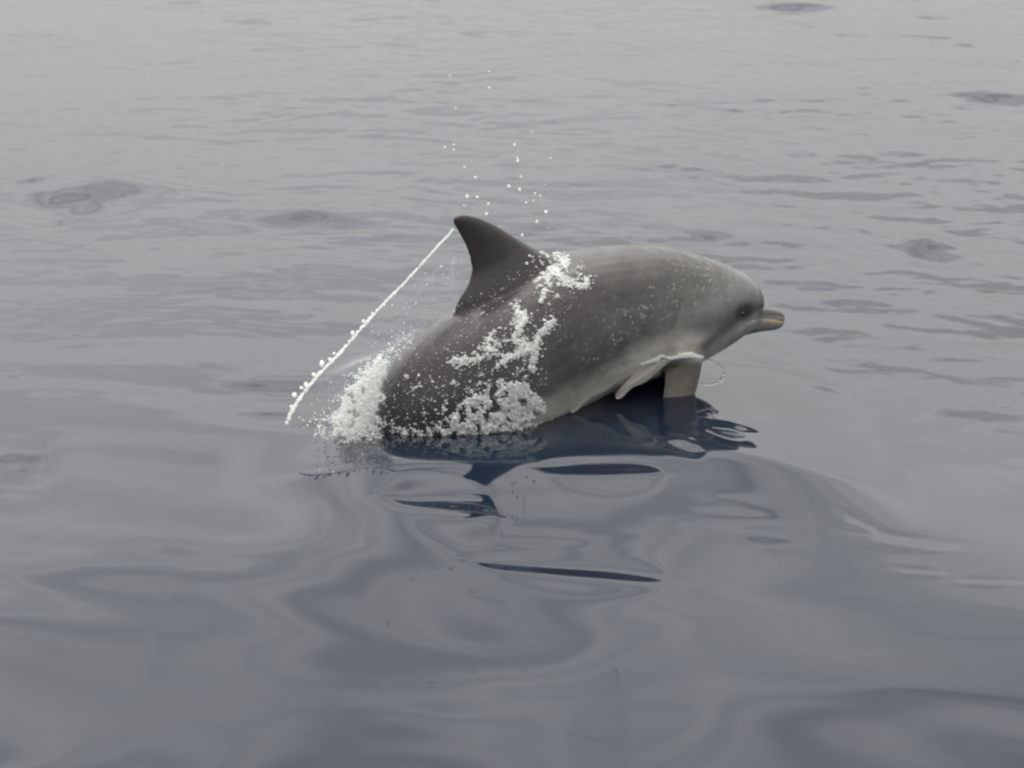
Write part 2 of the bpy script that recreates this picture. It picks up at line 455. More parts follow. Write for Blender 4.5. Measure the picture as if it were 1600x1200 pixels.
# sculpt: mouth line groove, eye ring, melon crease
def seg_dist(x, y, pts):
    d = np.full(x.shape, 1e9)
    for (x0, y0), (x1, y1) in zip(pts, pts[1:]):
        vx, vy = x1 - x0, y1 - y0
        t = np.clip(((x - x0) * vx + (y - y0) * vy) / (vx * vx + vy * vy), 0, 1)
        d = np.minimum(d, np.hypot(x - x0 - t * vx, y - y0 - t * vy))
    return d
# pattern coordinates: side view of the animal, in photo pixels at the spine plane, the boat-side shape shifted by parallax
nrm = np.empty(nv * 3, np.float32); body_me.vertices.foreach_get('normal', nrm); nrm = nrm.reshape(-1, 3)
lat_abs = np.abs(lat_)
sx_, sy_ = flank_px(pa, pz)
# what the boat sees of a point |lat| off the spine plane: a fixed shear of the side view (same on both flanks)
PX = sx_ - lat_abs * math.sin(PSI) * 0 + lat_abs * (-NN[0]) * 0
MPP = 0.00222
PXs = sx_ + lat_abs * NN[0] / MPP
PYs = sy_ + lat_abs * (-NN[1]) * math.sin(R(17)) / MPP
jaw = seg_dist(PXs, PYs, [(1226, 503), (1205, 499), (1186, 499), (1168, 506)])
disp = -0.0030 * np.exp(-(jaw / 2.2) ** 2) * (lat_abs > 0.004)
crease = seg_dist(PXs, PYs, [(1189, 483), (1180, 490), (1174, 500)])
disp += -0.004 * np.exp(-(crease / 4.0) ** 2)
blow = 0
fold = seg_dist(PXs, PYs, [(1062, 478), (1056, 500), (1046, 520)])
disp += -0.003 * np.exp(-(fold / 4.0) ** 2)
co2 = co + nrm * disp[:, None]
body_me.vertices.foreach_set('co', co2.astype(np.float32).ravel())

# colour pattern
def mixc(c, d, m): return c * (1 - m[:, None]) + np.array(d)[None] * m[:, None]
n1 = grad_noise(PXs / 60, PYs / 60, 5); n2 = grad_noise(PXs / 22, PYs / 22, 6); n3 = grad_noise(PXs / 9, PYs / 9, 8)
nn_ = 0.6 * n1 + 0.4 * n2 + 0.2 * n3
CAPE = (0.027, 0.0235, 0.0215); FLANK = (0.070, 0.067, 0.062); BELLY = (0.42, 0.40, 0.37); DARK = (0.034, 0.031, 0.031); LIGHTHEAD = (0.17, 0.167, 0.162)
col = np.tile(np.array(CAPE), (nv, 1))
# flank band: lower boundary rises toward the head
yb = np.interp(PXs, [560, 700, 800, 850, 900, 950, 1000, 1060, 1120, 1200], [700, 690, 610, 570, 520, 470, 440, 425, 415, 410])
mfl = sst(PYs - yb + 26 * nn_, -45, 45)
col = mixc(col, FLANK, mfl)
# dark cape tongue behind the shoulder
tongue = seg_dist(PXs, PYs, [(1010, 455), (950, 470), (900, 500), (868, 545)])
col = mixc(col, (0.030, 0.027, 0.025), 0.8 * np.exp(-((tongue + 10 * n2) / 30) ** 2))
# pale belly
yb = np.interp(PXs, [560, 800, 850, 900, 950, 1000, 1050, 1080, 1110, 1150, 1230], [760, 690, 640, 610, 580, 548, 520, 515, 525, 560, 560])
mb = sst(PYs - yb + 14 * nn_, -26, 22)
col = mixc(col, BELLY, mb)
# pale cheek and throat
ck = seg_dist(PXs, PYs, [(1060, 520), (1100, 490), (1140, 470)])
col = mixc(col, LIGHTHEAD, 0.75 * np.exp(-((ck + 6 * n2) / 24) ** 2) * (1 - mb))
ck = seg_dist(PXs, PYs, [(1120, 532), (1150, 517), (1178, 506)])
col = mixc(col, (0.33, 0.33, 0.325), 0.8 * np.exp(-((ck + 3 * n2) / 13) ** 2))
hd = seg_dist(PXs, PYs, [(1165, 430), (1183, 462)])
col = mixc(col, (0.14, 0.14, 0.145), 0.6 * np.exp(-(hd / 22) ** 2))
# stripe from eye to flipper
st = seg_dist(PXs, PYs, [(1158, 492), (1140, 508), (1118, 526), (1098, 545)])
col = mixc(col, (0.06, 0.056, 0.054), 0.72 * np.exp(-(st / 9) ** 2))
st = seg_dist(PXs, PYs, [(1160, 488), (1178, 482), (1188, 486)])
col = mixc(col, (0.045, 0.043, 0.043), 0.7 * np.exp(-(st / 8) ** 2))
ey = np.hypot((PXs - 1160) / 1.25, PYs - 489 + (PXs - 1160) * 0.35)
col = mixc(col, (0.006, 0.006, 0.006), np.exp(-(ey / 13) ** 4))
# grey line along the shoulder fold
st = seg_dist(PXs, PYs, [(1062, 478), (1056, 500), (1046, 520)])
col = mixc(col, (0.10, 0.095, 0.09), 0.6 * np.exp(-(st / 5) ** 2))
# fin
mf = sst(450 - PYs + (880 - PXs) * 0.0 - sst(PXs, 740, 900) * 55, -22, 22) * (PXs < 880) * sst(880 - PXs, 0, 30)
col = mixc(col, (0.036, 0.032, 0.031), 0.85 * mf)
# beak
bk = sst(PXs, 1180, 1187)
col = mixc(col, (0.20, 0.195, 0.185), bk)
upper = sst(494 - PYs + (PXs - 1186) * 0.05, -2.5, 2.5)
col = mixc(col, (0.035, 0.031, 0.029), bk * upper)
lip = np.exp(-((PYs - (500 + (PXs - 1186) * 0.12)) / 3.6) ** 2)
col = mixc(col, (0.36, 0.27, 0.15), bk * lip * sst(PXs, 1188, 1210))
col = mixc(col, (0.22, 0.20, 0.18), bk * sst(PYs, 507, 512) * 0.8)
# flipper: brownish grey, with shading by the water film painted in as a darker rim
fl = (lat_abs > 0.10) * sst(PYs, 562, 576) * sst(PXs, 1026, 1034) * (1 - sst(PXs, 1104, 1112))
col = mixc(col, (0.105, 0.092, 0.077), fl)
film_shade = np.maximum(sst(np.abs(PXs - 1066), 20, 30), 1 - sst(PYs, 568, 580))
col = mixc(col, (0.07, 0.058, 0.05), 0.7 * fl * film_shade)
ca = body_me.color_attributes.new('pattern', 'FLOAT_COLOR', 'POINT')
ca.data.foreach_set('color', np.hstack([col, np.ones((nv, 1))]).astype(np.float32).ravel())
# where small pale freckles lie on the skin
fk = np.exp(-(seg_dist(PXs, PYs, [(930, 560), (1000, 500), (1060, 455), (1120, 440)]) / 48) ** 2) * (1 - mb)
fa = body_me.attributes.new('freckle', 'FLOAT', 'POINT'); fa.data.foreach_set('value', fk.astype(np.float32))

skin = bpy.data.materials.new('dolphin_skin')
nt, N, K, bs = nodes_of(skin)
at = N.new('ShaderNodeAttribute'); at.attribute_name = 'pattern'
af = N.new('ShaderNodeAttribute'); af.attribute_name = 'freckle'
tc = N.new('ShaderNodeTexCoord')
vo = N.new('ShaderNodeTexVoronoi'); vo.inputs['Scale'].default_value = 62; vo.inputs['Randomness'].default_value = 1
vr = N.new('ShaderNodeMapRange'); vr.inputs['From Min'].default_value = 0.12; vr.inputs['From Max'].default_value = 0.42; vr.inputs['To Min'].default_value = 1; vr.inputs['To Max'].default_value = 0
n4 = N.new('ShaderNodeTexNoise'); n4.inputs['Scale'].default_value = 26; n4.inputs['Detail'].default_value = 4
nr = N.new('ShaderNodeMapRange'); nr.inputs['From Min'].default_value = 0.42; nr.inputs['From Max'].default_value = 0.62
m1 = N.new('ShaderNodeMath'); m1.operation = 'MULTIPLY'
m2 = N.new('ShaderNodeMath'); m2.operation = 'MULTIPLY'
m3 = N.new('ShaderNodeMath'); m3.operation = 'MULTIPLY'; m3.inputs[1].default_value = 0.55
K(tc.outputs['Object'], vo.inputs['Vector']); K(tc.outputs['Object'], n4.inputs['Vector'])
K(vo.outputs['Distance'], vr.inputs['Value']); K(n4.outputs[0], nr.inputs['Value'])
K(vr.outputs[0], m1.inputs[0]); K(nr.outputs[0], m1.inputs[1]); K(m1.outputs[0], m2.inputs[0]); K(af.outputs['Fac'], m2.inputs[1]); K(m2.outputs[0], m3.inputs[0])
mx = N.new('ShaderNodeMix'); mx.data_type = 'RGBA'; mx.inputs['B'].default_value = (0.38, 0.37, 0.35, 1)
# soft mottling
n5 = N.new('ShaderNodeTexNoise'); n5.inputs['Scale'].default_value = 14; n5.inputs['Detail'].default_value = 6; n5.inputs['Roughness'].default_value = 0.65
r5 = N.new('ShaderNodeMapRange'); r5.inputs['From Min'].default_value = 0.3; r5.inputs['From Max'].default_value = 0.7; r5.inputs['To Min'].default_value = 0.74; r5.inputs['To Max'].default_value = 1.26
vs_ = N.new('ShaderNodeVectorMath'); vs_.operation = 'SCALE'
K(tc.outputs['Object'], n5.inputs['Vector']); K(n5.outputs[0], r5.inputs['Value']); K(at.outputs['Color'], vs_.inputs[0]); K(r5.outputs[0], vs_.inputs['Scale'])
K(vs_.outputs[0], mx.inputs['A']); K(m3.outputs[0], mx.inputs['Factor']); K(mx.outputs['Result'], bs.inputs['Base Color'])
bs.inputs['Roughness'].default_value = 0.42
bs.inputs['IOR'].default_value = 1.38
bs.inputs['Coat Weight'].default_value = 0.5; bs.inputs['Coat Roughness'].default_value = 0.09; bs.inputs['Coat IOR'].default_value = 1.33
# thin film of running water: uneven gloss and fine relief
n6 = N.new('ShaderNodeTexNoise'); n6.inputs['Scale'].default_value = 20; n6.inputs['Detail'].default_value = 5
r6 = N.new('ShaderNodeMapRange'); r6.inputs['From Min'].default_value = 0.35; r6.inputs['From Max'].default_value = 0.65; r6.inputs['To Min'].default_value = 0.32; r6.inputs['To Max'].default_value = 0.55
K(tc.outputs['Object'], n6.inputs['Vector']); K(n6.outputs[0], r6.inputs['Value']); K(r6.outputs[0], bs.inputs['Roughness'])
b6 = N.new('ShaderNodeBump'); b6.inputs['Strength'].default_value = 0.35; b6.inputs['Distance'].default_value = 0.003
K(n6.outputs[0], b6.inputs['Height']); K(b6.outputs[0], bs.inputs['Normal'])

dolphin = bpy.data.objects.new('dolphin', None); C.objects.link(dolphin)
dolphin.location = P0
tag(dolphin, 'grey dolphin leaping forward out of the sea with dark hooked dorsal fin', 'dolphin')
body = link('body', body_me, skin, dolphin)
body.matrix_parent_inverse = Matrix.Translation(-Vector(P0))

bvh_me = body_me
bvh = BVHTree.FromPolygons([tuple(v) for v in co2], [tuple(p.vertices) for p in body_me.polygons])
def on_body(px, py):
    d = Vector(ray(px, py)).normalized()
    loc, n, i, dist = bvh.ray_cast(Vector(ORI), d, 30)
    return (loc, n) if loc is not None else (None, None)

# ------------------------------------------------------------------ eyes
eye_mat = bpy.data.materials.new('eye_dark'); nt, N, K, bs = nodes_of(eye_mat)
bs.inputs['Base Color'].default_value = (0.006, 0.005, 0.005, 1); bs.inputs['Roughness'].default_value = 0.12
loc, n = on_body(1160, 490)
bm = bmesh.new(); bmesh.ops.create_icosphere(bm, subdivisions=3, radius=0.0090)
bmesh.ops.scale(bm, vec=(1.35, 1.0, 0.8), verts=bm.verts)
em = bpy.data.meshes.new('eye'); bm.to_mesh(em); bm.free()
e1 = link('eye', em, eye_mat, dolphin)
off = float(np.dot(np.array(loc) - P0, NN))
e1.matrix_parent_inverse = Matrix.Identity(4)
e1.location = Vector(loc) - Vector(P0) - Vector(n) * 0.004
e1.rotation_euler = (0, 0.35, PSI)
e2 = e1.copy(); C.objects.link(e2)
e2.location = e1.location - Vector(NN) * 2 * (off - 0.004)

# ------------------------------------------------------------------ water thrown up
foam_mat = bpy.data.materials.new('white_water'); nt, N, K, bs = nodes_of(foam_mat)
bs.inputs['Base Color'].default_value = (0.88, 0.885, 0.87, 1); bs.inputs['Roughness'].default_value = 0.3; bs.inputs['IOR'].default_value = 1.33
fo = N['Material Output']; ft = N.new('ShaderNodeBsdfTranslucent'); ft.inputs['Color'].default_value = (0.93, 0.935, 0.92, 1)
fm = N.new('ShaderNodeMixShader'); fm.inputs[0].default_value = 0.5
K(bs.outputs[0], fm.inputs[1]); K(ft.outputs[0], fm.inputs[2]); K(fm.outputs[0], fo.inputs[0])
drop_mat = bpy.data.materials.new('bright_drop'); nt, N, K, bs = nodes_of(drop_mat)
bs.inputs['Base Color'].default_value = (0.9, 0.9, 0.89, 1); bs.inputs['Roughness'].default_value = 0.1; bs.inputs['IOR'].default_value = 1.33
fo = N['Material Output']; ft = N.new('ShaderNodeBsdfTranslucent'); ft.inputs['Color'].default_value = (0.97, 0.97, 0.96, 1)
fm = N.new('ShaderNodeMixShader'); fm.inputs[0].default_value = 0.62
K(bs.outputs[0], fm.inputs[1]); K(ft.outputs[0], fm.inputs[2]); K(fm.outputs[0], fo.inputs[0])
clear_mat = bpy.data.materials.new('clear_water'); nt, N, K, bs = nodes_of(clear_mat)
bs.inputs['Base Color'].default_value = (0.95, 0.96, 0.97, 1); bs.inputs['Roughness'].default_value = 0.03; bs.inputs['IOR'].default_value = 1.33
bs.inputs['Transmission Weight'].default_value = 1.0
sheet_mat = bpy.data.materials.new('thin_water_sheet'); sheet_mat.use_nodes = True
nt = sheet_mat.node_tree; N = nt.nodes; K = nt.links.new; N.clear()
o_ = N.new('ShaderNodeOutputMaterial'); mixs = N.new('ShaderNodeMixShader'); tr = N.new('ShaderNodeBsdfTransparent'); gl = N.new('ShaderNodeBsdfGlossy')
gl.inputs['Roughness'].default_value = 0.12
df = N.new('ShaderNodeBsdfTranslucent'); df.inputs['Color'].default_value = (0.85, 0.86, 0.86, 1)
ad = N.new('ShaderNodeMixShader'); ad.inputs[0].default_value = 0.6
fr = N.new('ShaderNodeFresnel'); fr.inputs['IOR'].default_value = 1.33
nz = N.new('ShaderNodeTexNoise'); nz.inputs['Scale'].default_value = 40; nz.inputs['Detail'].default_value = 5
r_ = N.new('ShaderNodeMapRange'); r_.inputs['From Min'].default_value = 0.4; r_.inputs['From Max'].default_value = 0.8; r_.inputs['To Min'].default_value = 0.0; r_.inputs['To Max'].default_value = 0.10
mxm = N.new('ShaderNodeMath'); mxm.operation = 'ADD'
K(nz.outputs[0], r_.inputs['Value']); frh = N.new('ShaderNodeMath'); frh.operation = 'MULTIPLY'; frh.inputs[1].default_value = 0.7
K(fr.outputs[0], frh.inputs[0]); K(frh.outputs[0], mxm.inputs[0]); K(r_.outputs[0], mxm.inputs[1])
K(gl.outputs[0], ad.inputs[1]); K(df.outputs[0], ad.inputs[2])
K(mxm.outputs[0], mixs.inputs[0]); K(tr.outputs[0], mixs.inputs[1]); K(ad.outputs[0], mixs.inputs[2]); K(mixs.outputs[0], o_.inputs[0])

def ico(sub):
    b = bmesh.new(); bmesh.ops.create_icosphere(b, subdivisions=sub, radius=1.0)
    v = np.array([x.co[:] for x in b.verts]); f = np.array([[w.index for w in x.verts] for x in b.faces]); b.free(); return v, f
ICO1, ICO2 = ico(1), ico(2)
def blobs(P, Rd, shape=ICO1, squash=0.35, stretch=True):
    P = np.asarray(P, float); Rd = np.asarray(Rd, float); v, f = shape
    n = len(P)
    sc = 1 + squash * (RNG.random((n, 1, 3)) - 0.5) * 2
    if stretch: sc[:, :, 0] *= RNG.uniform(0.8, 1.9, (n, 1)); sc[:, :, 1] *= 0.8
    q = RNG.normal(size=(n, 3, 3)); q, _ = np.linalg.qr(q)
    VV = np.einsum('ij,njk->nik', v, q) * sc * Rd[:, None, None] + P[:, None, :]
    FF = f[None] + (np.arange(n) * len(v))[:, None, None]
    return VV.reshape(-1, 3), FF.reshape(-1, 3)
def fused(name, P, Rd, mat, voxel=0.003, smooth=2, parent=None, **kw):
    V, F = blobs(P, Rd, **kw)
    me = mesh_np(name + '_raw', V, F)
    t = bpy.data.objects.new('tmp', me); C.objects.link(t)
    rm = t.modifiers.new('r', 'REMESH'); rm.mode = 'VOXEL'; rm.voxel_size = voxel
    if smooth:
        sm = t.modifiers.new('s', 'SMOOTH'); sm.factor = 0.5; sm.iterations = smooth
    dg = bpy.context.evaluated_depsgraph_get()
    out = bpy.data.meshes.new_from_object(t.evaluated_get(dg)); out.name = name
    bpy.data.objects.remove(t)
    print(name, len(out.polygons))
    return link(name, out, mat, parent)
def in_poly(x, y, poly):
    c = np.zeros(x.shape, bool); n = len(poly)
    for i in range(n):
        x0, y0 = poly[i]; x1, y1 = poly[(i + 1) % n]
        m = ((y0 > y) != (y1 > y)) & (x < (x1 - x0) * (y - y0) / (y1 - y0 + 1e-9) + x0); c ^= m
    return c
def poly_pts(poly, n):
    p = np.array(poly, float); lo = p.min(0); hi = p.max(0)
    q = lo - 12 + (hi - lo + 24) * RNG.random((n * 5, 2))
    w = np.stack([grad_noise(q[:, 0] / 14, q[:, 1] / 14, 71), grad_noise(q[:, 0] / 14, q[:, 1] / 14, 72)], 1) * 16 + RNG.normal(size=q.shape) * 2.6
    q = q[in_poly((q + w)[:, 0], (q + w)[:, 1], poly)]
    return q[:n]
def clumpy(q, s, bias, seed):
    v = grad_noise(q[:, 0] / s, q[:, 1] / s, seed) + 0.5 * grad_noise(q[:, 0] / s * 2.3, q[:, 1] / s * 2.3, seed + 1)
    return q[v + bias > 0]
W = lambda px: px * 0.00222
# --- spray round the tail stock, standing in the air left of the body and rising from the sea
froth_mat = bpy.data.materials.new('froth'); nt, N, K, bs = nodes_of(froth_mat)
bs.inputs['Base Color'].default_value = (0.90, 0.905, 0.89, 1); bs.inputs['Roughness'].default_value = 0.4; bs.inputs['IOR'].default_value = 1.2
fo = N['Material Output']; ft = N.new('ShaderNodeBsdfTranslucent'); ft.inputs['Color'].default_value = (0.95, 0.955, 0.94, 1)
fm = N.new('ShaderNodeMixShader'); fm.inputs[0].default_value = 0.5; fx = N.new('ShaderNodeMixShader'); ftr = N.new('ShaderNodeBsdfTransparent')
tc = N.new('ShaderNodeTexCoord'); nz = N.new('ShaderNodeTexNoise'); nz.inputs['Scale'].default_value = 45; nz.inputs['Detail'].default_value = 3
mr_ = N.new('ShaderNodeMapRange'); mr_.inputs['From Min'].default_value = 0.35; mr_.inputs['From Max'].default_value = 0.62; mr_.inputs['To Min'].default_value = 0.0; mr_.inputs['To Max'].default_value = 0.7
K(tc.outputs['Object'], nz.inputs['Vector']); K(nz.outputs[0], mr_.inputs['Value']); K(mr_.outputs[0], fx.inputs[0])
K(bs.outputs[0], fm.inputs[1]); K(ft.outputs[0], fm.inputs[2]); K(ftr.outputs[0], fx.inputs[1]); K(fm.outputs[0], fx.inputs[2]); K(fx.outputs[0], fo.inputs[0])
def froth(P, Rd, every, grow):
    P = np.array(P)[::every]; Rd = np.array(Rd)[::every] * grow
    return fused('froth', P, Rd, froth_mat, 0.0036, 4)
P_, R_ = [], []
for poly, n, s, bias, lo, hi, o0, o1 in (
    ([(520, 660), (540, 617), (565, 583), (585, 562), (603, 548), (604, 575), (596, 610), (592, 650), (600, 698), (570, 700), (535, 685)], 8500, 16, 0.26, 0.4, 1.5, -.10, .13),
    ([(476, 662), (520, 645), (545, 650), (560, 700), (530, 694), (496, 680)], 800, 10, -0.12, 0.5, 1.7, -.12, .14),
    ([(590, 560), (612, 538), (622, 545), (605, 566)], 90, 9, 0.1, .6, 1.4, -.02, .05)):
    q = clumpy(poly_pts(poly, n), s, bias, 31)
    for x, y in q:
        o = RNG.uniform(o0, o1); a, z, m = on_flank(x, y, o)
        P_.append(place(a, z, o)); R_.append(W(lo + (hi - lo) * RNG.random() ** 2.6))
V, F = blobs(P_, R_)
foam1 = link('splash_foam', mesh_np('splash_foam', V, F), foam_mat)
fr1 = froth(P_, R_, 2, 1.9)
tag(fr1, 'smooth white froth inside the burst of foam behind the tail end', 'foam', kind='stuff')
tag(foam1, 'thick white foam bursting up behind the tail end of the dolphin', 'foam', kind='stuff')
# --- foam on the lower flank at the waterline
P_, R_ = [], []
def foam_on_body(q, lo, hi, lift=0.012, p=2.0):
    for x, y in q:
        loc, n = on_body(x, y)
        if loc is None: continue
        r = W(lo + (hi - lo) * RNG.random() ** p)
        P_.append(np.array(loc) + np.array(n) * (r * 0.1 + lift * RNG.random() ** 2)); R_.append(r)
for poly, n, s, bias, lo, hi, lift in (
    ([(596, 700), (600, 655), (640, 668), (690, 660), (705, 645), (730, 612), (752, 602), (760, 625), (778, 630), (785, 598), (800, 590), (822, 596), (832, 612), (846, 632), (832, 650), (815, 668), (760, 684), (690, 698), (640, 704)], 6500, 13, 0.02, 0.35, 1.3, .010),
    ([(780, 600), (815, 592), (845, 630), (820, 665), (785, 672), (765, 640)], 4600, 15, 0.10, 0.4, 1.35, .012),
    ([(700, 678), (735, 612), (762, 622), (770, 674)], 1400, 14, 0.02, 0.5, 1.7, .02),
    ([(600, 704), (600, 684), (690, 672), (830, 650), (845, 660), (760, 690), (690, 704)], 2600, 15, 0.16, 0.4, 1.5, .02),
    ([(690, 600), (700, 555), (745, 545), (790, 500), (840, 480), (868, 500), (850, 545), (838, 590), (800, 600), (740, 610)], 2800, 11, -0.24, 0.5, 1.5, .005),
    ([(830, 400), (860, 388), (890, 400), (922, 430), (918, 450), (880, 455), (855, 475), (838, 470), (845, 430)], 1200, 10, -0.18, 0.5, 1.5, .006),
    ([(630, 580), (700, 590), (720, 650), (640, 660)], 1100, 10, -0.26, 0.5, 1.6, .005)):
    foam_on_body(clumpy(poly_pts(poly, n), s, bias, 41), lo, hi, lift)
def stroke(pts, w, n, lo, hi):
    c = catmull(pts, 8)
    c = c + np.stack([grad_noise(c[:, 0] / 7, c[:, 1] / 7, 61), grad_noise(c[:, 0] / 7, c[:, 1] / 7, 62)], 1) * 7
    i = RNG.integers(0, len(c), n)
    q = c[i] + RNG.normal(size=(n, 2)) * w * RNG.uniform(0.4, 1.5, (n, 1))
    foam_on_body(q, lo, hi, 0.006)
for pts, w, n in (([(806, 476), (812, 492), (808, 510), (806, 528), (822, 540)], 3.2, 420), ([(820, 485), (818, 500), (812, 515)], 2.5, 150), ([(866, 498), (858, 512), (846, 522), (838, 535), (826, 545), (812, 548), (798, 556)], 3.4, 560),
                  ([(798, 556), (786, 566), (775, 575)], 2.5, 150), ([(836, 540), (834, 560), (828, 580)], 3.0, 200), ([(772, 520), (764, 530), (752, 545)], 3, 110), ([(712, 562), (726, 566), (745, 562)], 4, 200),
                  ([(846, 393), (862, 392), (872, 402), (884, 412), (868, 420), (858, 428), (855, 442), (850, 462)], 3.2, 640), ([(868, 420), (876, 436), (892, 444), (914, 446), (918, 436)], 3.0, 440), ([(850, 462), (842, 470)], 2, 80),
                  ([(826, 640), (838, 634), (846, 628)], 3, 160), ([(780, 530), (770, 548), (758, 556)], 5, 150)):
    stroke(pts, w, n, 0.5, 1.7)
V, F = blobs(P_, R_)
foam2 = link('splash_foam', mesh_np('splash_foam', V, F), foam_mat)
fr2 = froth(P_, R_, 2, 1.7)
tag(fr2, 'smooth white froth under the streaks on the flank of the dolphin', 'foam', kind='stuff')
tag(foam2, 'white foam and spattered water streaming down the flank of the dolphin', 'foam', kind='stuff')
print('foam tris', len(F))
# fine mist and specks
P_, R_ = [], []
for poly, n, hi in (([(700, 380), (735, 440), (700, 485), (640, 530), (590, 570), (540, 610), (500, 655), (470, 640), (560, 540), (640, 450)], 160, 0.9),
                ([(560, 600), (600, 545), (640, 515), (660, 520), (600, 580), (590, 640)], 500, 1.2), ([(470, 662), (520, 625), (560, 570), (580, 560), (600, 600), (590, 690), (520, 690)], 800, 1.3),
                ([(690, 230), (860, 230), (880, 390), (720, 335)], 60, 0.7)):
    for x, y in poly_pts(poly, n):
        o = RNG.uniform(-.08, .1); a, z, m = on_flank(x, y, o); P_.append(place(a, z, o)); R_.append(W(0.3 + (hi - 0.3) * RNG.random() ** 2))
q = poly_pts([(600, 690), (600, 600), (720, 470), (850, 390), (930, 430), (860, 560), (840, 650)], 1100)
for x, y in q:
    loc, n = on_body(x, y)
    if loc is not None: P_.append(np.array(loc) + np.array(n) * 0.001); R_.append(W(0.35 + 0.7 * RNG.random() ** 3))
V, F = blobs(P_, R_, ico(1))
mist = link('spray_mist', mesh_np('spray_mist', V, F), drop_mat)
tag(mist, 'fine mist and specks of spray around the dolphin back', 'spray', kind='stuff')

# --- arc of beads trailing from the tip of the fin, with the thin sheet it borders
arc_px = catmull([(708, 358), (700, 368), (688, 380), (672, 398), (648, 424), (622, 452), (598, 476), (578, 498), (560, 518), (540, 542), (520, 563), (500, 583), (482, 604), (466, 626), (455, 644), (448, 662)], 24)
P_, R_ = [], []
n = len(arc_px)
for i, (x, y) in enumerate(arc_px):
    u = i / n
    j = RNG.normal(size=2) * (0.25 + 0.8 * u)
    a, z, m = on_flank(x + j[0], y + j[1], 0.01 * math.sin(u * 9))
    r = 1.35 + 0.9 * u ** 0.6 + (0.4 + 2.2 * u) * grad_noise(np.array([u * 75.0]), np.array([0.5]), 3)[0]
    if r < 1.0 and u > 0.35 and i % 3: continue
    P_.append(place(a, z, 0.01 * math.sin(u * 9))); R_.append(W(max(0.75, r)))
for x, y, r in ((568, 502, 3.2), (551, 520, 3.6), (600, 476, 2.6), (503, 568, 5.0), (515, 561, 3.0), (478, 601, 4.2), (471, 606, 3.2), (460, 617, 4.2), (466, 625, 2.8), (455, 635, 2.6), (540, 541, 3.0), (490, 585, 3.6), (522, 552, 2.6), (582, 489, 2.2)):
    a, z, m = on_flank(x, y, 0.005); P_.append(place(a, z, 0.005)); R_.append(W(r))
arc = bpy.data.objects.new('water_arc', None); C.objects.link(arc)
a, z, m = on_flank(448, 662, 0.0); base = Vector(place(a, z)); arc.location = base
tag(arc, 'beaded white string of water arcing from the fin tip down to the sea', 'water splash')
st_ = fused('bead_string', P_, R_, drop_mat, 0.0018, 1, arc, squash=0.15, stretch=False); st_.matrix_parent_inverse = Matrix.Translation(-base)
edge = catmull([(709, 352), (722, 385), (730, 430), (712, 478), (678, 512), (640, 545), (612, 575), (590, 612), (575, 640), (560, 662)], 10)
A_ = catmull([(708, 358), (688, 380), (648, 424), (605, 468), (565, 513), (530, 552), (500, 583), (475, 614), (455, 644), (448, 662)], 10)
edge = edge[14:-18]; A_ = A_[14:-18]
nu, nv_ = len(edge), 24; VV = []
for i in range(nu):
    for k in range(nv_):
        t = k / (nv_ - 1); p = A_[i] * (1 - t) + edge[i] * t
        o = 0.012 * math.sin(i * 0.21 + t * 3) * math.sin(math.pi * t) + 0.006 * float(grad_noise(np.array([i / 9.0]), np.array([t * 4]), 12)[0])
        a, z, m = on_flank(p[0], p[1], o); VV.append(place(a, z, o))
ii = np.arange(nu * nv_).reshape(nu, nv_)
FF = np.stack([ii[:-1, :-1].ravel(), ii[:-1, 1:].ravel(), ii[1:, 1:].ravel(), ii[1:, :-1].ravel()], 1)
sh = link('water_sheet', mesh_np('water_sheet', VV, FF), sheet_mat, arc); sh.matrix_parent_inverse = Matrix.Translation(-base)

# --- water lifted by the flipper: bright rim, curling thread, pleated curtain
cur = bpy.data.objects.new('flipper_splash', None); C.objects.link(cur)
a, z, m = on_flank(1040, 612, 0.16); base = Vector(place(a, z, 0.16)); cur.location = base
tag(cur, 'clear sheet of water lifted by the flipper with a bright white rim', 'water splash')
def tube(pts, name, mat, off=0.17, k=4, vox=0.0018):
    """pts: (px, py, radius px)"""
    S = catmull(pts, 10); P1, R1 = [], []
    for x, y, r in S:
        for _ in range(k):
            jx, jy = RNG.normal(size=2) * r * 0.35
            a, z, m = on_flank(x + jx, y + jy, off + RNG.normal() * 0.002); P1.append(place(a, z, off)); R1.append(W(max(0.8, r * RNG.uniform(.6, 1.05))))
    o = fused(name, P1, R1, mat, vox, 2, cur); o.matrix_parent_inverse = Matrix.Translation(-base); return o
rim_off = 0.215
tube([(984, 568, 1.8), (996, 569, 2.4), (1012, 566, 2.6), (1026, 561, 2.6), (1034, 556, 1.6), (1044, 559, 2.0), (1058, 558, 2.4), (1070, 554, 3.6), (1080, 555, 3.2), (1092, 557, 2.0), (1099, 558, 1.2)], 'bright_rim', drop_mat, rim_off)
tube([(1097, 561, 1.0), (1110, 562, 1.1), (1122, 568, 1.3), (1130, 580, 1.6), (1128, 592, 1.8), (1116, 600, 1.6), (1100, 601, 1.3), (1092, 600, 1.1)], 'curling_thread', clear_mat, rim_off, 3, 0.0014)
film = bpy.data.materials.new('streaming_film'); nt, N, K, bs = nodes_of(film)
bs.inputs['Base Color'].default_value = (0.36, 0.345, 0.315, 1); bs.inputs['Roughness'].default_value = 0.15; bs.inputs['IOR'].default_value = 1.33; bs.inputs['Transmission Weight'].default_value = 0.3
